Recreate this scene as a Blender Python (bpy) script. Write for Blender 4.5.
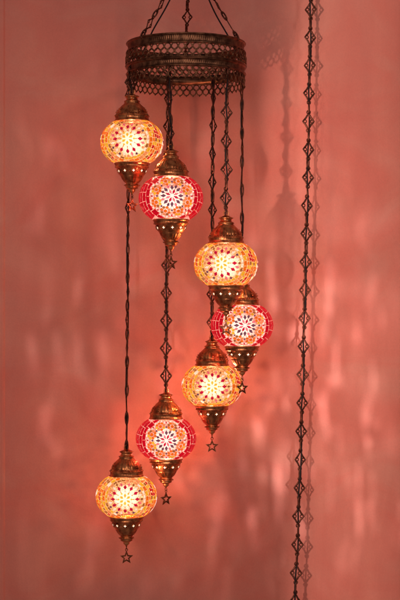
import bpy, bmesh, math, random
from mathutils import Vector, Matrix
random.seed(11)
PI = math.pi
for o in list(bpy.data.objects): bpy.data.objects.remove(o)
S = bpy.context.scene
C = S.collection

# ------------------------------------------------------------------ camera
D = 3.0          # metres from the lens to the plane of the ring's centre
F = 1500.0       # focal length in photograph pixels (photo is 400 x 600)
HZ = 330.0       # row of the horizon
cam_d = bpy.data.cameras.new('camera'); cam = bpy.data.objects.new('camera', cam_d); C.objects.link(cam)
cam.location = (0, -D, 0); cam.rotation_euler = (PI/2, 0, 0)
cam_d.sensor_fit = 'HORIZONTAL'; cam_d.sensor_width = 36; cam_d.lens = 36*F/400
cam_d.shift_y = (HZ-300)/400.0
cam_d.clip_end = 100
S.camera = cam
def at(px, py, Y=0.0):
    k = (D+Y)/F
    return Vector(((px-200)*k, Y, (HZ-py)*k))

# ------------------------------------------------------------------ world, added unseen lights, exposure
W = bpy.data.worlds.new('World'); S.world = W; W.use_nodes = True
bg = W.node_tree.nodes['Background']; bg.inputs[0].default_value = (1.0, 0.80, 0.74, 1); bg.inputs[1].default_value = 0.15
S.view_settings.view_transform = 'Standard'; S.view_settings.look = 'None'
S.view_settings.exposure = 0.08; S.view_settings.gamma = 1

def area(name, loc, target, size, energy, col):
    l = bpy.data.lights.new(name, 'AREA'); l.shape = 'DISK'; l.size = size; l.energy = energy; l.color = col
    o = bpy.data.objects.new(name, l); C.objects.link(o); o.location = loc
    o.rotation_euler = (Vector(target)-Vector(loc)).to_track_quat('-Z', 'Y').to_euler(); return o
area('front_fill', (-0.6, -3.0, 0.7), (0.0, 0, 0.05), 1.3, 15, (1.0, 0.87, 0.76))  # unseen fill added to brighten wall and metal from the front
area('glint_light', (1.0, -1.9, 1.4), (0, 0, 0.2), 0.22, 4.5, (1.0, 0.93, 0.86))  # small unseen source for the glints on the caps

def noise_spot(name, loc, target, energy, col, blend, angle, sx, sz, lo, hi, seed, soft=0.012):
    """an added spot with noise in its emission, to put streaks of light on the wall"""
    l = bpy.data.lights.new(name, 'SPOT'); l.energy = energy; l.color = col; l.spot_size = math.radians(angle); l.spot_blend = blend
    l.shadow_soft_size = soft; l.use_nodes = True
    nt = l.node_tree; N = nt.nodes; L = nt.links
    em = [n for n in N if n.type == 'EMISSION'][0]
    tc = N.new('ShaderNodeTexCoord'); mp = N.new('ShaderNodeMapping'); mp.inputs['Scale'].default_value = (sx, sz, 1); mp.inputs['Location'].default_value = (seed, seed*1.7, 0)
    mp.inputs['Rotation'].default_value = (0, 0, math.radians(4))
    nz = N.new('ShaderNodeTexNoise'); nz.inputs['Scale'].default_value = 1; nz.inputs['Detail'].default_value = 3.5; nz.inputs['Roughness'].default_value = 0.55; nz.inputs['Distortion'].default_value = 0.35
    mr = N.new('ShaderNodeMapRange'); mr.interpolation_type = 'SMOOTHSTEP'; mr.inputs['From Min'].default_value = lo; mr.inputs['From Max'].default_value = hi
    mp2 = N.new('ShaderNodeMapping'); mp2.inputs['Scale'].default_value = (sx*.3, sz*.55, 1); mp2.inputs['Location'].default_value = (seed*2.1, seed, 0)
    nz2 = N.new('ShaderNodeTexNoise'); nz2.inputs['Scale'].default_value = 1; nz2.inputs['Detail'].default_value = 1
    mr2 = N.new('ShaderNodeMapRange'); mr2.interpolation_type = 'SMOOTHSTEP'; mr2.inputs['From Min'].default_value = 0.38; mr2.inputs['From Max'].default_value = 0.66
    mu = N.new('ShaderNodeMath'); mu.operation = 'MULTIPLY'
    L.new(tc.outputs['Normal'], mp.inputs[0]); L.new(mp.outputs[0], nz.inputs['Vector']); L.new(nz.outputs['Fac'], mr.inputs[0])
    L.new(tc.outputs['Normal'], mp2.inputs[0]); L.new(mp2.outputs[0], nz2.inputs['Vector']); L.new(nz2.outputs['Fac'], mr2.inputs[0])
    L.new(mr.outputs[0], mu.inputs[0]); L.new(mr2.outputs[0], mu.inputs[1]); L.new(mu.outputs[0], em.inputs['Strength'])
    o = bpy.data.objects.new(name, l); C.objects.link(o); o.location = loc
    o.rotation_euler = (Vector(target)-Vector(loc)).to_track_quat('-Z', 'Y').to_euler(); return o
noise_spot('wall_streak_spot', (0.55, -2.6, -0.25), (0.26, 0.22, -0.15), 520, (1.0, 0.88, 0.82), 1.0, 19, 120, 24, 0.48, 0.76, 3.1)  # unseen spots added for the pale patches on the wall
noise_spot('wall_streak_spot', (0.2, -2.8, 0.1), (0.30, 0.22, -0.02), 240, (1.0, 0.88, 0.82), 1.0, 20, 46, 30, 0.46, 0.78, 5.7, .03)
noise_spot('wall_streak_spot', (-0.35, -2.7, 0.3), (-0.05, 0.22, -0.06), 150, (1.0, 0.86, 0.80), 1.0, 30, 110, 20, 0.48, 0.80, 8.4)

def masked_spot(name, loc, target, energy, col, a0, a1, b0, b1, ang=40, bl=.6, soft=.018):
    l = bpy.data.lights.new(name, 'SPOT'); l.energy = energy; l.color = col; l.spot_size = math.radians(ang); l.spot_blend = bl
    l.shadow_soft_size = soft; l.use_nodes = True; N = l.node_tree.nodes; L = l.node_tree.links
    em = [n for n in N if n.type == 'EMISSION'][0]
    tc = N.new('ShaderNodeTexCoord'); sp = N.new('ShaderNodeSeparateXYZ'); L.new(tc.outputs['Normal'], sp.inputs[0])
    out = []
    for u0, u1, lo, hi in ((a0, a1, 0, 1), (b0, b1, 1, 0)):
        mr = N.new('ShaderNodeMapRange'); mr.interpolation_type = 'SMOOTHSTEP'
        mr.inputs['From Min'].default_value = u0; mr.inputs['From Max'].default_value = u1; mr.inputs['To Min'].default_value = lo; mr.inputs['To Max'].default_value = hi
        L.new(sp.outputs[0], mr.inputs[0]); out.append(mr)
    mu = N.new('ShaderNodeMath'); mu.operation = 'MULTIPLY'; L.new(out[0].outputs[0], mu.inputs[0]); L.new(out[1].outputs[0], mu.inputs[1]); L.new(mu.outputs[0], em.inputs['Strength'])
    o = bpy.data.objects.new(name, l); C.objects.link(o); o.location = loc
    o.rotation_euler = (Vector(target)-Vector(loc)).to_track_quat('-Z', 'Y').to_euler(); return o
# added spot, masked to one strip so the long chain shadows the wall
masked_spot('chain_shadow_spot', (-0.65, -2.75, 0.12), (0.22, 0.22, 0.08), 135, (1.0, .78, .66), -.022, .012, .02, .12)
# unseen spot added so the crown's chains throw an enlarged soft shadow beside them
masked_spot('chain_shadow_spot', (-0.36, -1.0, 0.0), (0.178, 0.22, 0.42), 30, (1.0, .80, .68), -.040, -.012, .02, .07, 20, 1.0, .010)

# ------------------------------------------------------------------ materials
def mat(name):
    m = bpy.data.materials.new(name); m.use_nodes = True
    return m, m.node_tree.nodes, m.node_tree.links, m.node_tree.nodes['Principled BSDF']
def wall_mat():
    m, N, L, p = mat('coral_paint')
    tc = N.new('ShaderNodeTexCoord')
    mp = N.new('ShaderNodeMapping'); mp.inputs['Scale'].default_value = (9, 9, 1.6); L.new(tc.outputs['Object'], mp.inputs[0])
    n1 = N.new('ShaderNodeTexNoise'); n1.inputs['Scale'].default_value = 1; n1.inputs['Detail'].default_value = 5; n1.inputs['Distortion'].default_value = .6; L.new(mp.outputs[0], n1.inputs['Vector'])
    n2 = N.new('ShaderNodeTexNoise'); n2.inputs['Scale'].default_value = 420; n2.inputs['Detail'].default_value = 3; L.new(tc.outputs['Object'], n2.inputs['Vector'])
    cr = N.new('ShaderNodeValToRGB'); e = cr.color_ramp.elements
    e[0].position = .3; e[0].color = (0.74, 0.205, 0.148, 1); e[1].position = .72; e[1].color = (0.85, 0.285, 0.208, 1); L.new(n1.outputs['Fac'], cr.inputs[0])
    mx = N.new('ShaderNodeMix'); mx.data_type = 'RGBA'; mx.blend_type = 'MULTIPLY'; mx.inputs[0].default_value = .16
    L.new(cr.outputs[0], mx.inputs[6]); L.new(n2.outputs['Fac'], mx.inputs[7]); L.new(mx.outputs[2], p.inputs['Base Color'])
    r = N.new('ShaderNodeMapRange'); r.inputs['To Min'].default_value = .42; r.inputs['To Max'].default_value = .62; L.new(n1.outputs['Fac'], r.inputs[0]); L.new(r.outputs[0], p.inputs['Roughness'])
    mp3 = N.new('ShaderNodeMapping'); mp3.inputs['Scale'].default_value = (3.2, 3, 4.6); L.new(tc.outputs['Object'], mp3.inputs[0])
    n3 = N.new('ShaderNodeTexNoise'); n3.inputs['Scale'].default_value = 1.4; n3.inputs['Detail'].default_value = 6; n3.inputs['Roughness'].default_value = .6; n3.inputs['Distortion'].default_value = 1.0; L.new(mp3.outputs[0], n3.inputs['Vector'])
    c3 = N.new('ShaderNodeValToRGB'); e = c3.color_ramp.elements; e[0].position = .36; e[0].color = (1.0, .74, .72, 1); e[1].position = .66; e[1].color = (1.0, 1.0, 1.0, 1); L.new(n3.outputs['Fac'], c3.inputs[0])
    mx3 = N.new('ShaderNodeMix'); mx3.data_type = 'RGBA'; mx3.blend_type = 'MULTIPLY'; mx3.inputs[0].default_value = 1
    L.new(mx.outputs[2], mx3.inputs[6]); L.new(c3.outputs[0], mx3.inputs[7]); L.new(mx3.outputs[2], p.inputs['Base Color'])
    b = N.new('ShaderNodeBump'); b.inputs['Strength'].default_value = .25; b.inputs['Distance'].default_value = .0006; L.new(n2.outputs['Fac'], b.inputs['Height'])
    b2 = N.new('ShaderNodeBump'); b2.inputs['Strength'].default_value = .5; b2.inputs['Distance'].default_value = .004; L.new(n1.outputs['Fac'], b2.inputs['Height']); L.new(b.outputs[0], b2.inputs['Normal'])
    L.new(b2.outputs[0], p.inputs['Normal'])
    return m
def metal(name, c0, c1, rough, scale=90, bump=.0006):
    m, N, L, p = mat(name)
    tc = N.new('ShaderNodeTexCoord')
    n = N.new('ShaderNodeTexNoise'); n.inputs['Scale'].default_value = scale; n.inputs['Detail'].default_value = 6; L.new(tc.outputs['Object'], n.inputs['Vector'])
    cr = N.new('ShaderNodeValToRGB'); e = cr.color_ramp.elements; e[0].position = .35; e[0].color = (*c0, 1); e[1].position = .68; e[1].color = (*c1, 1)
    L.new(n.outputs['Fac'], cr.inputs[0]); L.new(cr.outputs[0], p.inputs['Base Color'])
    p.inputs['Metallic'].default_value = 1
    r = N.new('ShaderNodeMapRange'); r.inputs['To Min'].default_value = rough-.1; r.inputs['To Max'].default_value = rough+.14; L.new(n.outputs['Fac'], r.inputs[0]); L.new(r.outputs[0], p.inputs['Roughness'])
    b = N.new('ShaderNodeBump'); b.inputs['Strength'].default_value = .6; b.inputs['Distance'].default_value = bump; L.new(n.outputs['Fac'], b.inputs['Height']); L.new(b.outputs[0], p.inputs['Normal'])
    return m
def glow(name, col, e, tint, tr, var=.25, scale=300, bead=False, col2=None):
    """lit coloured glass: gives off its own glow and lets part of the bulb's light through, tinted"""
    m, N, L, p = mat(name)
    tc = N.new('ShaderNodeTexCoord')
    v = N.new('ShaderNodeTexVoronoi'); v.inputs['Scale'].default_value = scale; L.new(tc.outputs['Object'], v.inputs['Vector'])
    sx = N.new('ShaderNodeSeparateColor'); L.new(v.outputs['Color'], sx.inputs[0])
    mr = N.new('ShaderNodeMapRange'); mr.inputs['To Min'].default_value = 1-var; mr.inputs['To Max'].default_value = 1+var; L.new(sx.outputs[0], mr.inputs[0])
    st = N.new('ShaderNodeMath'); st.operation = 'MULTIPLY'; st.inputs[1].default_value = e; L.new(mr.outputs[0], st.inputs[0])
    if col2:
        mx = N.new('ShaderNodeMix'); mx.data_type = 'RGBA'; mx.inputs[6].default_value = (*col, 1); mx.inputs[7].default_value = (*col2, 1)
        g = N.new('ShaderNodeMath'); g.operation = 'GREATER_THAN'; g.inputs[1].default_value = .62; L.new(sx.outputs[1], g.inputs[0]); L.new(g.outputs[0], mx.inputs[0])
        L.new(mx.outputs[2], p.inputs['Emission Color'])
    else: p.inputs['Emission Color'].default_value = (*col, 1)
    L.new(st.outputs[0], p.inputs['Emission Strength'])
    p.inputs['Base Color'].default_value = (*[c*.12 for c in tint], 1); p.inputs['Roughness'].default_value = .16; p.inputs['Specular IOR Level'].default_value = .18
    if bead:
        b = N.new('ShaderNodeBump'); b.invert = True; b.inputs['Strength'].default_value = .8; b.inputs['Distance'].default_value = .0008; L.new(v.outputs['Distance'], b.inputs['Height']); L.new(b.outputs[0], p.inputs['Normal'])
    t = N.new('ShaderNodeBsdfTransparent'); t.inputs[0].default_value = (*tint, 1)
    mxs = N.new('ShaderNodeMixShader'); mxs.inputs[0].default_value = tr
    L.new(p.outputs[0], mxs.inputs[1]); L.new(t.outputs[0], mxs.inputs[2]); L.new(mxs.outputs[0], N['Material Output'].inputs[0])
    return m
M = {}
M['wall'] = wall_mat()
M['brass'] = metal('antique_copper', (0.30, 0.08, 0.032), (0.90, 0.33, 0.13), .30)
M['bronze'] = metal('dark_bronze', (0.085, 0.034, 0.020), (0.30, 0.125, 0.068), .36)
M['chain'] = metal('chain_bronze', (0.06, 0.019, 0.013), (0.22, 0.075, 0.048), .42)
M['charm'] = metal('charm_copper', (0.14, 0.04, 0.022), (0.50, 0.17, 0.08), .34)
m, N, L, p = mat('cord_plastic'); p.inputs['Base Color'].default_value = (0.014, 0.005, 0.005, 1); p.inputs['Specular IOR Level'].default_value = .25; p.inputs['Roughness'].default_value = .5; M['cord'] = m
M['seed_o'] = glow('seed_bead_amber', (1.0, 0.50, 0.18), .80, (1.0, .84, .70), .42, .5, 460, True, (0.52, 0.12, 0.02))
M['seed_r'] = glow('seed_bead_rose', (1.0, 0.56, 0.44), .80, (1.0, .80, .70), .42, .5, 460, True, (0.72, 0.13, 0.10))
M['white'] = glow('white_glass', (1.0, 0.82, 0.72), 1.0, (1, .96, .9), .5)
M['yellow'] = glow('yellow_glass', (1.0, 0.46, 0.02), .74, (1, .70, .12), .25)
M['orange'] = glow('orange_glass', (1.0, 0.15, 0.008), .72, (1, .35, .06), .22)
M['peach'] = glow('peach_glass', (1.0, 0.34, 0.12), .66, (1, .5, .25), .35)
M['crimson'] = glow('crimson_glass', (0.62, 0.008, 0.045), 0.75, (.60, .02, .08), .2)
M['red'] = glow('red_glass', (0.58, 0.002, 0.014), .80, (1, .02, .04), .08)
M['rose'] = glow('rose_glass', (0.85, 0.13, 0.22), .7, (1, .4, .4), .35)
M['smoke'] = glow('smoky_violet_glass', (0.20, 0.075, 0.11), .6, (.3, .15, .24), .12)
M['olive'] = glow('brown_glass', (0.42, 0.13, 0.03), .6, (.6, .35, .15), .25)
m, N, L, p = mat('star_glow_decal'); p.inputs['Emission Color'].default_value = (1, .72, .48, 1); p.inputs['Emission Strength'].default_value = 1.6; M['open'] = m  # emissive star decals standing in for light through pierced holes
m = bpy.data.materials.new('glowing_bulb'); m.use_nodes = True; N = m.node_tree.nodes; L = m.node_tree.links; N.clear()
ou = N.new('ShaderNodeOutputMaterial'); em = N.new('ShaderNodeEmission')
em.inputs[0].default_value = (1, .88, .84, 1); em.inputs[1].default_value = 44
L.new(em.outputs[0], ou.inputs['Volume']); M['bulb'] = m

# ------------------------------------------------------------------ helpers
def obj(name, bm, mats, parent=None, smooth=True):
    me = bpy.data.meshes.new(name); bm.to_mesh(me); bm.free()
    for mm in (mats if isinstance(mats, (list, tuple)) else [mats]): me.materials.append(mm)
    if smooth: me.polygons.foreach_set('use_smooth', [True]*len(me.polygons))
    o = bpy.data.objects.new(name, me); C.objects.link(o)
    if parent: o.parent = parent
    return o
def thing(name, label, cat, loc=(0, 0, 0), group=None):
    o = bpy.data.objects.new(name, None); C.objects.link(o); o.location = loc; o.empty_display_size = .02
    o['label'] = label; o['category'] = cat
    if group: o['group'] = group
    return o
def copy_tree(o, parent=None):
    c = o.copy(); C.objects.link(c)
    if parent: c.parent = parent
    for ch in list(o.children): copy_tree(ch, c)
    return c
def tube(bm, pts, r, seg=8, closed=False, flat=None, mi=0):
    """sweep a circle (or a flattened one) along the points; flat = (normal, squash)"""
    pts = [Vector(p) for p in pts]; n = len(pts); rings = []
    up = None
    for i, p in enumerate(pts):
        a = pts[(i-1) % n] if (closed or i > 0) else p; b = pts[(i+1) % n] if (closed or i < n-1) else p
        t = (b-a).normalized()
        if flat: u = flat[0] - t*flat[0].dot(t)
        elif up is None: u = t.orthogonal()
        else: u = up - t*up.dot(t)
        u.normalize(); up = u; v = t.cross(u)
        rr = r[i] if isinstance(r, (list, tuple)) else r
        k = flat[1] if flat else 1
        rings.append([bm.verts.new(p + u*math.cos(2*PI*j/seg)*rr*k + v*math.sin(2*PI*j/seg)*rr) for j in range(seg)])
    for i in range(n if closed else n-1):
        A, B = rings[i], rings[(i+1) % n]
        for j in range(seg):
            f = bm.faces.new((A[j], A[(j+1) % seg], B[(j+1) % seg], B[j])); f.material_index = mi
    if not closed:
        bm.faces.new(rings[0][::-1]); bm.faces.new(rings[-1])
def circle(c, r, u, v, n=14): return [Vector(c)+u*(r*math.cos(2*PI*k/n))+v*(r*math.sin(2*PI*k/n)) for k in range(n)]
def lathe(bm, prof, seg=96, closed=False):
    """prof: (radius, z, lobe amplitude, lobe count)"""
    R = []
    for q in prof:
        r, z = q[0], q[1]; a, n = (q[2], q[3]) if len(q) > 2 else (0, 1)
        R.append([bm.verts.new(((r+a*abs(math.sin(n*PI*k/seg)))*math.cos(2*PI*k/seg), (r+a*abs(math.sin(n*PI*k/seg)))*math.sin(2*PI*k/seg), z)) for k in range(seg)])
    for i in range(len(R) if closed else len(R)-1):
        A, B = R[i], R[(i+1) % len(R)]
        for j in range(seg): bm.faces.new((A[j], A[(j+1) % seg], B[(j+1) % seg], B[j]))
    return R
def ball(bm, c, r, seg=8):
    bmesh.ops.create_icosphere(bm, subdivisions=2 if seg > 8 else 1, radius=r, matrix=Matrix.Translation(Vector(c)))
X, Y_, Z_ = Vector((1, 0, 0)), Vector((0, 1, 0)), Vector((0, 0, 1))

# ------------------------------------------------------------------ the wall
WY = 0.22
bm = bmesh.new(); NX, NZ = 60, 90
bmesh.ops.create_grid(bm, x_segments=NX, y_segments=NZ, size=.5, matrix=Matrix.Translation((0.30, WY, 0)) @ Matrix.Rotation(PI/2, 4, 'X') @ Matrix.Diagonal((2.0, 2.6, 1, 1)))
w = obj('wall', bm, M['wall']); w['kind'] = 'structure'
ex = at(5.0, 0, WY).x
bm = bmesh.new()
pr = [(-1.2, WY-.003), (ex-.006, WY-.003), (ex-.003, WY-.0024), (ex, WY-.0002), (ex, WY+.004), (-1.2, WY+.004)]
vb = [bm.verts.new((x, y, -1.3)) for x, y in pr]; vt = [bm.verts.new((x, y, 1.3)) for x, y in pr]
for i in range(len(pr)): bm.faces.new((vb[i], vb[(i+1) % len(pr)], vt[(i+1) % len(pr)], vt[i]))
bm.faces.new(vb[::-1]); bm.faces.new(vt)
w = obj('wall_edge', bm, M['wall'], smooth=False); w['kind'] = 'structure'

# ------------------------------------------------------------------ chain link (one diamond), 56 mm pitch
def link_bm():
    bm = bmesh.new(); q = .001
    f = (Y_, .62)
    right = [(0, 15), (2.6, 11.8), (5.2, 7.0), (8.6, 3.0), (10.9, 0), (8.6, -3.0), (5.2, -7.0), (2.6, -11.8), (0, -15)]
    pts = [(x*q, 0, z*q) for x, z in right] + [(-x*q, 0, z*q) for x, z in right[1:-1][::-1]]
    tube(bm, pts, .00185, 8, True, f)
    for s in (-1, 1):
        tube(bm, circle((s*.0071, 0, 0), .0031, X, Z_, 14), .0012, 6, True, f)
        tube(bm, circle((0, 0, s*.0183), .0033, X, Z_, 14), .0015, 6, True, f)
        ball(bm, (s*.0111, 0, 0), .0016); ball(bm, (0, 0, s*.0148), .0019)
    return bm
link_o = obj('link', link_bm(), M['chain'])
link_me = link_o.data
bpy.data.objects.remove(link_o)
bm = bmesh.new(); tube(bm, [X*(.0028*math.cos(2*PI*j/16))+Z_*(.0118*math.sin(2*PI*j/16)) for j in range(16)], .0016, 6, True)
loop_o = obj('connecting_ring', bm, M['chain']); loop_me = loop_o.data; bpy.data.objects.remove(loop_o)
def frame(t):
    x = (X-t*X.dot(t)).normalized(); y = t.cross(x)
    return Matrix(((x.x, y.x, t.x, 0), (x.y, y.y, t.y, 0), (x.z, y.z, t.z, 0), (0, 0, 0, 1)))
def make_chain(parent, p0, p1, twist, dtw, pitch=.056, sc=1.0, wob=0, rnd=None):
    """a chain part (the small connecting loops) with its diamond links as sub-parts; coordinates local to parent"""
    rnd = rnd or random.Random(int(abs(p0[2])*1e5)+7)
    p0, p1 = Vector(p0), Vector(p1); d = p1-p0; n = max(1, round(d.length/(pitch*sc))); st = d/n; t = d.normalized()
    k = st.length/(pitch)
    rot0 = frame(t); ch = bpy.data.objects.new('chain', None); C.objects.link(ch); ch.parent = parent; ch.empty_display_size = .01
    spots = []
    for i in range(n):
        a = twist + dtw*i + rnd.uniform(-wob, wob)
        off = Vector((rnd.uniform(-.0008, .0008), rnd.uniform(-.0008, .0008), 0))
        spots.append((p0+st*(i+.5)+off, a))
    for i in range(n+1):
        c = p0+st*i; a = (spots[min(i, n-1)][1]+PI/2+.3)
        o = bpy.data.objects.new('connecting_ring', loop_me); C.objects.link(o); o.parent = ch
        o.matrix_local = Matrix.Translation(c) @ rot0 @ Matrix.Rotation(a, 4, 'Z') @ Matrix.Diagonal((1, 1, k, 1))
    for c, a in spots:
        o = bpy.data.objects.new('link', link_me); C.objects.link(o); o.parent = ch
        o.matrix_local = Matrix.Translation(c) @ rot0 @ Matrix.Rotation(a, 4, 'Z') @ Matrix.Scale(k, 4)
    return ch
def cord_bm(p0, p1, r, amp, rnd, nt=2.0, off=Vector((0, 0, 0))):
    p0, p1 = Vector(p0)+off, Vector(p1)+off; n = max(12, int((p1-p0).length/.008)); ph = rnd.uniform(0, 6)
    pts = []
    for i in range(n+1):
        s = i/n; e = math.sin(PI*s)
        w = Vector((math.sin(ph+s*nt*6.28), math.cos(ph*1.3+s*nt*5.1), 0))*amp*min(1, e*3)
        pts.append(p0.lerp(p1, s)+w)
    bm = bmesh.new(); tube(bm, pts, r, 8); return bm

# ------------------------------------------------------------------ the crown ring
RC = at(186, 0, 0).x
ZT = .5725
ring = thing('hanging_crown', 'round dark bronze openwork crown that holds the seven glass lamps', 'chandelier crown', (RC, 0, ZT))
def band(z0, z1, r, name):
    h = z0-z1; bm = bmesh.new(); n = 170
    A = .0007
    lathe(bm, [(r+.0005, z0), (r+.0022, z0-.0006), (r+.0028, z0-.002), (r+.0016, z0-.0034), (r-.0004, z0-.004), (r-.0012, z0-.005, A, n), (r-.002, z0-h*.5, A, n), (r-.0012, z1+.005, A, n),
               (r-.0004, z1+.004), (r+.0014, z1+.0034), (r+.0022, z1+.002), (r+.0016, z1+.0006), (r, z1), (r-.0035, z1), (r-.0035, z0)], 680, True)
    o = obj(name, bm, M['bronze'], ring); return o
B1a, B1b, B2a, B2b, LZ = 0, -.020, -.047, -.0645, -.088
band(B1a, B1b, .1172, 'top_band'); band(B2a, B2b, .1182, 'bottom_band')
def rowrings(bm, r, z, n, ph, ro, tr, rz=None, k=12):
    for i in range(n):
        a = 2*PI*(i+ph)/n; nrm = Vector((math.cos(a), math.sin(a), 0)); t = Vector((-math.sin(a), math.cos(a), 0))
        pts = []
        for j in range(k):
            b = 2*PI*j/k; s = ro*math.cos(b)/r; aa = a+s
            pts.append(Vector((r*math.cos(aa), r*math.sin(aa), z+(rz or ro)*math.sin(b))))
        tube(bm, pts, tr, 6, True, (nrm, .6))
bm = bmesh.new(); n = 54
rowrings(bm, .1192, -.0265, n, 0, .0062, .0014); rowrings(bm, .1205, -.0355, n, .5, .0062, .0014, )
rowrings(bm, .1192, -.0430, n, 0, .0058, .0013, .0048)
for i in range(n):
    for z, ph, r in ((-.0315, .25, .1198), (-.0315, .75, .1198), (-.0205, 0, .119), (-.0400, .25, .1198), (-.0400, .75, .1198)):
        a = 2*PI*(i+ph)/n; ball(bm, (r*math.cos(a), r*math.sin(a), z), .0018)
tube(bm, circle((0, 0, -.0465), .1205, X, Y_, 120), .0014, 6, True)
obj('lattice', bm, M['bronze'], ring)
bm = bmesh.new()
rowrings(bm, .1172, -.0700, n, 0, .0058, .0014); rowrings(bm, .1172, -.0790, n, .5, .0062, .0014, .0066)
for i in range(n):
    for z, ph in ((-.0745, .25), (-.0745, .75), (-.0870, .5)):
        a = 2*PI*(i+ph)/n; ball(bm, (.1174*math.cos(a), .1174*math.sin(a), z), .0018)
obj('lace_edge', bm, M['bronze'], ring)
# suspension chains up to the ceiling hook above the picture
rs = random.Random(5)
apex = Vector((.006, 0, .172))
bm = bmesh.new(); tube(bm, circle(apex+Vector((0, 0, .012)), .013, X, Z_, 20), .0022, 8, True); obj('hook_loop', bm, M['chain'], ring)
for az, tw in ((-46, 1.35), (60, 1.3), (181, .0)):
    a = math.radians(az); base = Vector((.114*math.sin(a), -.114*math.cos(a), .001))
    bm = bmesh.new(); tube(bm, circle(base+Vector((0, 0, .001)), .0045, Vector((math.cos(a), math.sin(a), 0)), Z_, 14), .0014, 6, True); ball(bm, base-Vector((0, 0, .003)), .0032, 12)
    obj('eyelet', bm, M['chain'], ring)
    make_chain(ring, base+Vector((0, 0, .004)), apex, tw, .15, rnd=rs)
    if az != 181:
        for k in range(1):
            obj('cord', cord_bm(base+Vector((0, 0, -.03)), apex+Vector((0, 0, -.004)), .0015, .0018, rs, 1.5, Vector((0, .001, 0))), M['cord'], ring)

# ------------------------------------------------------------------ a pendant lamp; origin = centre of its glass; 1 unit u = 2 mm (a photo pixel)
u = .002
GR, GB, GZ = 31*u, 24.4*u, 20.5*u
def gpt(al, th, e, up, nrm, off=0.0):
    d = nrm*math.cos(al) + e*(math.sin(al)*math.cos(th)) + up*(math.sin(al)*math.sin(th))
    # slightly boxy ellipsoid
    zz = max(-1, min(1, d.z)); h = math.sqrt(max(1e-9, 1-zz*zz)); hh = (1-abs(zz)**2.05)**(1/2.05)
    s = hh/h if h > 1e-4 else 1
    return Vector((d.x*s*(GR+off), d.y*s*(GR+off), d.z*(GB+off)))
def globe_bm():
    bm = bmesh.new(); prof = []
    for i in range(33):
        z = -GZ+2*GZ*i/32; t = abs(z)/GB; prof.append((GR*(1-t**2.05)**(1/2.05), z))
    lathe(bm, prof, 96); return bm
TM = ['white', 'yellow', 'orange', 'peach', 'crimson', 'red', 'rose', 'smoke', 'olive']
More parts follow.
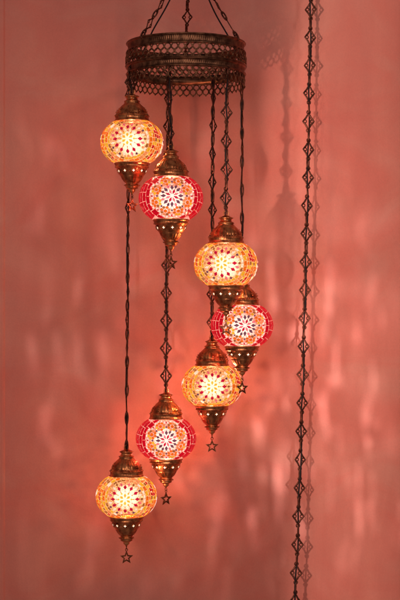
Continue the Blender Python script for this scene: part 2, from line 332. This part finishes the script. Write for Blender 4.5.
def mosaic(kind, rnd, nm=3):
    bm = bmesh.new(); cen = []
    for k in range(nm):
        a = 2*PI*k/nm; nrm = Vector((math.sin(a), -math.cos(a), 0)); cen.append((nrm, Vector((math.cos(a), math.sin(a), 0)), Z_))
    def tile(ci, poly, col, h=.0007, clip=True, k=.86):
        """poly in photo units (x right, y up) around a medallion's centre"""
        nrm, e, up = cen[ci]
        cx = sum(p[0] for p in poly)/len(poly); cy = sum(p[1] for p in poly)/len(poly)
        def m3(x, y, off):
            yy = y*1.24; al = math.hypot(x, yy)/31; th = math.atan2(yy, x); return gpt(al, th, e, up, nrm, off)
        c = m3(cx, cy, 0)
        if clip:
            d = c.normalized(); dn = [Vector((d.x, d.y, 0)).normalized().dot(q[0]) for q in cen]
            if max(dn) > dn[ci]+1e-5: return
        if abs(c.z) > GZ-.001 or (not clip and any(abs(m3(x, y, 0).z) > GZ-.0006 for x, y in poly)): return
        _m = m3
        def m3(x, y, off):
            v = _m(x, y, off); zl = GZ-.0007
            if abs(v.z) > zl:
                v.z = math.copysign(zl, v.z); t = zl/GB; rr = (GR+off)*(1-t**2.05)**(1/2.05); h = math.hypot(v.x, v.y); v.x *= rr/h; v.y *= rr/h
            return v
        mi = TM.index(col)
        pin = [(cx+(x-cx)*k, cy+(y-cy)*k) for x, y in poly]
        lo = [bm.verts.new(m3(x, y, .0001)) for x, y in poly]; hi = [bm.verts.new(m3(x, y, h)) for x, y in pin]
        n = len(poly)
        f = bm.faces.new(hi); f.material_index = mi
        for i in range(n):
            f = bm.faces.new((lo[i], lo[(i+1) % n], hi[(i+1) % n], hi[i])); f.material_index = mi
    def sector(ci, r0, r1, a0, a1, col, g=.45, j=0.0):
        ga0 = g/max(r0, 1); ga1 = g/r1
        jj = lambda: rnd.uniform(-j, j)
        am = (a0+a1)/2
        tile(ci, [((r0+g+jj())*math.cos(a), (r0+g+jj())*math.sin(a)) for a in (a1-ga0, am, a0+ga0)][:: 1] +
                 [((r1-g+jj())*math.cos(a), (r1-g+jj())*math.sin(a)) for a in (a0+ga1, am, a1-ga1)], col)
    def loz(ci, r, a, ln, wd, col, skew=.5):
        c, s = math.cos(a), math.sin(a)
        P = [(r-ln*skew, 0), (r, -wd/2), (r+ln*(1-skew), 0), (r, wd/2)]
        tile(ci, [(x*c-y*s, x*s+y*c) for x, y in P], col, clip=False)
    def blob(ci, x, y, r, n, col, ph=0):
        tile(ci, [(x+r*math.cos(ph+2*PI*k/n), y+r*math.sin(ph+2*PI*k/n)) for k in range(n)], col)
    for ci in range(nm):
        if kind == 'amber':
            blob(ci, 0, 0, 1.3, 6, 'white')
            for k in range(6): loz(ci, 4.0, PI/6+k*PI/3, 4.6, 2.7, 'yellow', .5)
            for k in range(12): blob(ci, 6.6*math.cos(k*PI/6), 6.6*math.sin(k*PI/6), 1.1, 5, 'white' if k % 2 else 'yellow')
            for k in range(12): loz(ci, 9.6, (k+.5)*PI/6, 5.0, 2.0, 'white', .5)
            for k in range(12): loz(ci, 8.4, k*PI/6, 3.0, 1.0, rnd.choice(['orange', 'rose']), .5)
            for k in range(12): loz(ci, 12.6, k*PI/6, 5.6, 3.7, 'crimson', .5)
            for k in range(12): loz(ci, 15.9, (k+.5)*PI/6, 5.2, 3.0, rnd.choice(['rose', 'white', 'white']), .5)
            for k in range(12): loz(ci, 17.6, k*PI/6, 3.6, 3.0, rnd.choice(['olive', 'peach', 'smoke']), .5)
            n = 28
            for k in range(n): sector(ci, 19.3, 22.2, 2*PI*k/n, 2*PI*(k+1)/n, rnd.choice(['yellow', 'peach', 'olive', 'white', 'yellow']), .4, .15)
            n = 26
            for k in range(n): sector(ci, 22.4, 26.4, 2*PI*(k+.5)/n, 2*PI*(k+1.5)/n, rnd.choice(['yellow', 'orange', 'orange', 'peach', 'white']), .4, .2)
            r = 26.6
            while r < 47:
                n = 40
                for k in range(n): sector(ci, r, r+2.9, 2*PI*(k+(r % 2))/n, 2*PI*(k+1+(r % 2))/n, rnd.choice(['yellow', 'orange', 'orange', 'yellow', 'orange', 'red', 'olive']), .4, .3)
                r += 3.0
        else:
            blob(ci, 0, 0, 1.2, 8, 'white')
            for k in range(8): loz(ci, 4.2, (k+.5)*PI/4, 6.0, 2.6, 'crimson' if k % 2 else 'rose', .5)
            for k in range(8): loz(ci, 8.2, k*PI/4, 6.0, 3.4, 'smoke', .45)
            for k in range(8): loz(ci, 9.4, (k+.5)*PI/4, 5.0, 2.9, 'smoke' if k % 2 else 'rose', .45)
            for k in range(8): blob(ci, 11.8*math.cos(k*PI/4), 11.8*math.sin(k*PI/4), 1.1, 5, 'white')
            for k in range(8):
                a = (k+.5)*PI/4; x, y = 16.8*math.cos(a), 16.8*math.sin(a)
                blob(ci, x, y, 1.9, 7, 'orange', a)
                for q in range(8):
                    b = a+q*PI/4; blob(ci, x+4.1*math.cos(b), y+4.1*math.sin(b), 1.75, 5, rnd.choice(['peach', 'yellow', 'orange', 'orange', 'olive']), b)
                for q in range(-2, 3):
                    b = a+q*PI/5.2; blob(ci, x+6.6*math.cos(b), y+6.6*math.sin(b), 1.15, 6, 'white', b)
                b = k*PI/4; blob(ci, 20.4*math.cos(b), 20.4*math.sin(b), 1.2, 5, 'crimson', b); blob(ci, 14.6*math.cos(b), 14.6*math.sin(b), 1.3, 4, 'smoke', b)
            r = 24.4; first = True
            while r < 47:
                n = 20 if first else 18
                for k in range(n): sector(ci, r-(0 if not first else 2.4*(1-abs(math.cos(4*(2*PI*(k+.5)/n-PI/8))))), r+(4.4 if first else 5.2), 2*PI*(k+(0 if first else .5))/n, 2*PI*(k+1+(0 if first else .5))/n, 'red', .26, .35)
                r += 4.5 if first else 5.3; first = False
    return bm
def dome(prof, seg=144):
    bm = bmesh.new(); lathe(bm, prof, seg); return bm
def beads(bm, r, z, n, rb):
    for i in range(n):
        a = 2*PI*i/n; ball(bm, (r*math.cos(a), r*math.sin(a), z), rb)
def fluted(P):
    return [tuple([p[0]*u, p[1]*u] + ([p[2]*u, p[3]] if len(p) > 2 else [])) for p in P]
def upper_cap():
    z = 20.5
    bm = dome(fluted([(15.6, z-.6), (17.6, z-.4), (17.8, z+.5), (17.1, z+1.3), (16.6, z+1.7), (16.3, z+2.6, .25, 48), (16.3, z+4.2, .25, 48), (16.8, z+4.9), (16.9, z+5.5), (16.2, z+6.1),
        (15.2, z+6.5, .2, 26), (14.9, z+8.0, .30, 26), (14.2, z+10, .38, 26), (13.0, z+12, .38, 26), (11.4, z+14, .38, 26), (9.6, z+15.8, .3, 26), (8.2, z+17.2, .2, 26), (7.3, z+18.4, .1, 26),
        (7.6, z+18.9), (8.0, z+19.5), (7.6, z+20.2), (6.4, z+20.7), (5.7, z+21.6), (5.4, z+22.6), (5.6, z+23.4), (6.6, z+23.9), (6.8, z+24.6), (6.3, z+25.3), (4.6, z+25.8), (3.2, z+26.6), (2.0, z+27.2), (.1, z+27.4)]))
    beads(bm, 16.9*u, (z+5.2)*u, 64, .55*u); beads(bm, 15.7*u, (z+6.6)*u, 36, .7*u)
    beads(bm, 6.9*u, (z+24.6)*u, 20, .45*u)
    for i in range(9):      # embossed drops between the ribs
        a = 2*PI*i/9; 
        for rr, zz, s in ((15.4, z+9, .9), (14.6, z+11, .7), (13.2, z+13, .5)):
            ball(bm, (rr*u*math.cos(a), rr*u*math.sin(a), zz*u), s*u)
    tube(bm, circle((0, 0, (z+29.0)*u), 2.6*u, X, Z_, 16), .6*u, 8, True)
    return bm
def star_face(bm, c, nrm, r0, r1, n, mi):
    t = Vector((-nrm.y, nrm.x, 0)).normalized(); b = nrm.cross(t)
    vs = [bm.verts.new(c + t*((r0 if k % 2 == 0 else r1)*math.sin(PI*k/n)) + b*((r0 if k % 2 == 0 else r1)*math.cos(PI*k/n))) for k in range(2*n)]
    f = bm.faces.new(vs); f.material_index = mi
def lower_cap():
    z = -20.5
    bm = dome(fluted([(15.6, z+.6), (17.4, z+.4), (17.7, z-.5), (17.2, z-1.3), (16.5, z-1.8, .25, 48), (16.2, z-3.0, .25, 48), (16.6, z-3.6), (16.7, z-4.2), (15.9, z-4.8),
        (15.0, z-5.2, .2, 16), (14.4, z-7.0), (13.6, z-9.2), (12.5, z-11.4), (11.4, z-12.6), (11.0, z-13.1), (11.2, z-13.6), (10.4, z-14.2, .4, 20), (9.2, z-16.2, .5, 20), (7.8, z-18, .5, 20), (6.4, z-19.4, .3, 20), (5.8, z-20.3),
        (6.6, z-20.9), (7.4, z-21.5), (7.5, z-22.2), (6.8, z-22.8), (5.8, z-23.4), (6.2, z-24.1), (5.8, z-24.8), (4.2, z-25.4), (3.0, z-26.4), (3.3, z-27.4), (2.6, z-28.4), (1.2, z-29.4), (.9, z-30.4), (.1, z-30.8)]))
    beads(bm, 16.6*u, (z-3.9)*u, 60, .5*u); beads(bm, 7.6*u, (z-21.9)*u, 22, .45*u)
    for i in range(10):
        a = 2*PI*(i+.25)/10; nr = Vector((math.cos(a), math.sin(a), -.42)).normalized()
        c = Vector((14.05*u*math.cos(a), 14.05*u*math.sin(a), (z-8.3)*u)) + nr*.15*u
        star_face(bm, c, nr, 1.55*u, .62*u, 4, 1)
        tube(bm, [c+Vector((-math.sin(a), math.cos(a), 0))*(2.3*u*math.cos(q))+nr.cross(Vector((-math.sin(a), math.cos(a), 0)))*(2.3*u*math.sin(q)) for q in [2*PI*k/10 for k in range(10)]], .22*u, 6, True)
        a = 2*PI*(i+.75)/10; ball(bm, (13.9*u*math.cos(a), 13.9*u*math.sin(a), (z-9.0)*u), .8*u); ball(bm, (14.6*u*math.cos(a), 14.6*u*math.sin(a), (z-6.6)*u), .5*u)
    return bm
def star_charm():
    bm = bmesh.new(); zc = -20.5-30.8-11.2; R, r = 7.1, 3.15; th = .6
    def ringv(k, y): return [bm.verts.new(((R if j % 2 == 0 else r)*k*math.sin(PI*j/5)*u, y*u, (zc+(R if j % 2 == 0 else r)*k*math.cos(PI*j/5))*u)) for j in range(10)]
    of, nf, ob, nb = ringv(1, -th), ringv(.50, -th), ringv(1, th), ringv(.50, th)
    for j in range(10):
        k = (j+1) % 10
        for q in ((of[j], of[k], nf[k], nf[j]), (nb[j], nb[k], ob[k], ob[j]), (ob[j], ob[k], of[k], of[j]), (nf[j], nf[k], nb[k], nb[j])): bm.faces.new(q)
    tube(bm, circle((0, 0, (zc+R+.9)*u), 1.25*u, X, Z_, 14), .36*u, 6, True)
    tube(bm, circle((0, 0, (-20.5-32.0)*u), 1.7*u, Y_, Z_, 14), .4*u, 6, True)
    return bm
def bulb_bm():
    bm = bmesh.new()
    bmesh.ops.create_uvsphere(bm, u_segments=32, v_segments=20, radius=.027, matrix=Matrix.Diagonal((1, 1, .95, 1)))
    return bm
def make_lamp(kind):
    t = thing('pendant_lamp', 'x', 'pendant lamp', group='mosaic glass pendant lamps hung from the crown')
    g = obj('glass_globe', globe_bm(), M['seed_o' if kind == 'amber' else 'seed_r'], t)
    obj('mosaic', mosaic(kind, random.Random(3 if kind == 'amber' else 4), 3 if kind == 'amber' else 2), [M[k] for k in TM], g, smooth=False)
    obj('upper_cap', upper_cap(), M['brass'], t); obj('lower_cap', lower_cap(), [M['brass'], M['open']], t)
    obj('star_charm', star_charm(), M['charm'], t, smooth=False)
    b = obj('bulb', bulb_bm(), M['bulb'], t); b.location = (0, 0, -.002)
    l = bpy.data.lights.new('bulb_light', 'POINT'); l.energy = 1.5 if kind == 'amber' else 1.4; l.shadow_soft_size = .0055
    l.color = (1, .62, .40) if kind == 'amber' else (1, .50, .38)
    lo = bpy.data.objects.new('bulb_light', l); C.objects.link(lo); lo.parent = b
    return t
protos = {'amber': make_lamp('amber'), 'ruby': make_lamp('ruby')}
used = set()
# kind, globe centre in the photo, angle round the crown from its front, chain x at the crown, turn of the glass, charm turn, chain twist
LAMPS = [
 ('amber', 132, 142.5, -67, 130, -6, 32, .3, 'topmost amber mosaic lamp, directly under the left edge of the crown'),
 ('ruby', 171, 198.5, -16, 170, 3, 20, .9, 'highest ruby red mosaic lamp, second from the top, its star beside the long chain'),
 ('amber', 226, 264.5, 40, 227, -9, 8, .15, 'amber mosaic lamp in the middle right, its star hanging in front of a red globe'),
 ('ruby', 242, 325.5, 88, 242, 4, 25, 1.35, 'ruby red mosaic lamp furthest right, partly behind the star and cap of an amber one'),
 ('amber', 212, 385.5, 141, 213, 0, 5, .5, 'amber mosaic lamp lowest on the right, just below and left of the rightmost red globe'),
 ('ruby', 166, 438.5, 192, 168, 2, 35, .1, 'lowest ruby red mosaic lamp, between two lower amber globes'),
 ('amber', 126.5, 496, 243, 129, 0, 10, 1.4, 'lowest lamp of all, amber mosaic globe at the bottom left on the longest chain'),
]
for i, (kind, px, py, az, cx, turn, sturn, tw, lab) in enumerate(LAMPS):
    a = math.radians(az); Yd = -.106*math.cos(a)
    o = protos[kind] if kind not in used else copy_tree(protos[kind]); used.add(kind)
    o.location = at(px, py, Yd); o['label'] = lab
    for ch in o.children:
        if ch.name.startswith('glass_globe'): ch.rotation_euler.z = math.radians(turn)
        if ch.name.startswith('star_charm'): ch.rotation_euler.z = math.radians(sturn)
        if ch.name.startswith(('upper', 'lower')): ch.rotation_euler.z = math.radians(turn*3+i*7)
for i, (kind, px, py, az, cx, turn, sturn, tw, lab) in enumerate(LAMPS):
    a = math.radians(az); Yd = -.106*math.cos(a)
    loc = at(px, py, Yd); o = [q for q in bpy.data.objects if q.get('label') == lab][0]
    rr = random.Random(40+i)
    top = Vector((0, 0, 50.5*u)); ztop = ZT+B2b-.002-loc.z
    hook = Vector((at(cx, 0, Yd).x-loc.x, 0, ztop))
    if i == 0: make_chain(o, top, hook, tw, .5, pitch=.032, rnd=rr)
    else: make_chain(o, top, hook, tw, .08 if i != 1 else .6, rnd=rr, wob=.18)
    obj('cord', cord_bm(Vector((0, 0, 47*u)), hook+Vector((0, 0, .018)), .0015, .0016, rr, 3 if ztop > .2 else 1), M['cord'], o)

# ------------------------------------------------------------------ the long swag chain beside the lamps
CY = WY-.060
p_bot = at(293.5, 640, CY-.034)
sw = thing('swag_chain', 'long dark bronze chain of diamond links hanging alone along the wall, right of the lamps', 'chain', p_bot)
# follows a slight curve: three straight runs
way = [(293.5, 640), (297, 556), (301, 444), (304.2, 332), (307.4, 192), (309.5, 80), (312, -60)]
prev = None; rr = random.Random(77)
kn = [at(x, y, CY-.034*(y+60)/700)-p_bot for x, y in way]
def along(s):
    tot = [0]
    for a, b in zip(kn, kn[1:]): tot.append(tot[-1]+(b-a).length)
    for k in range(len(kn)-1):
        if s <= tot[k+1]: return kn[k].lerp(kn[k+1], (s-tot[k])/(tot[k+1]-tot[k]))
    return kn[-1]
total = sum((b-a).length for a, b in zip(kn, kn[1:]))
pit = 28.05*(D+CY)/F; n = int(total/pit); s0 = (kn[0]-kn[0]).length
spots = []; ch = bpy.data.objects.new('chain', None); C.objects.link(ch); ch.parent = sw; ch.empty_display_size = .01
ph = 0.36*pit
for i in range(n):
    s = ph+pit*i; c = along(s); t = (along(min(total, s+.01))-along(max(0, s-.01))).normalized()
    spots.append((c+Vector((rr.uniform(-.0007, .0007), 0, 0)), t, rr.uniform(-.45, .45)))
for i in range(n-1):
    c = along(ph+pit*(i+.5)); t = spots[i][1]; R = frame(t) @ Matrix.Rotation(rr.uniform(.6, 1.5), 4, 'Z')
    o = bpy.data.objects.new('connecting_ring', loop_me); C.objects.link(o); o.parent = ch; o.matrix_local = Matrix.Translation(c) @ R @ Matrix.Scale(1.05, 4)
for c, t, a in spots:
    o = bpy.data.objects.new('link', link_me); C.objects.link(o); o.parent = ch
    o.matrix_local = Matrix.Translation(c) @ frame(t) @ Matrix.Rotation(a, 4, 'Z') @ Matrix.Scale(1.05, 4)
bm = bmesh.new()
pts = [along(total*k/160)+Vector((.0016*math.sin(k*.33+.5), .002*math.cos(k*.27), 0)) for k in range(161)]
tube(bm, pts, .0017, 8); obj('cord', bm, M['cord'], sw)
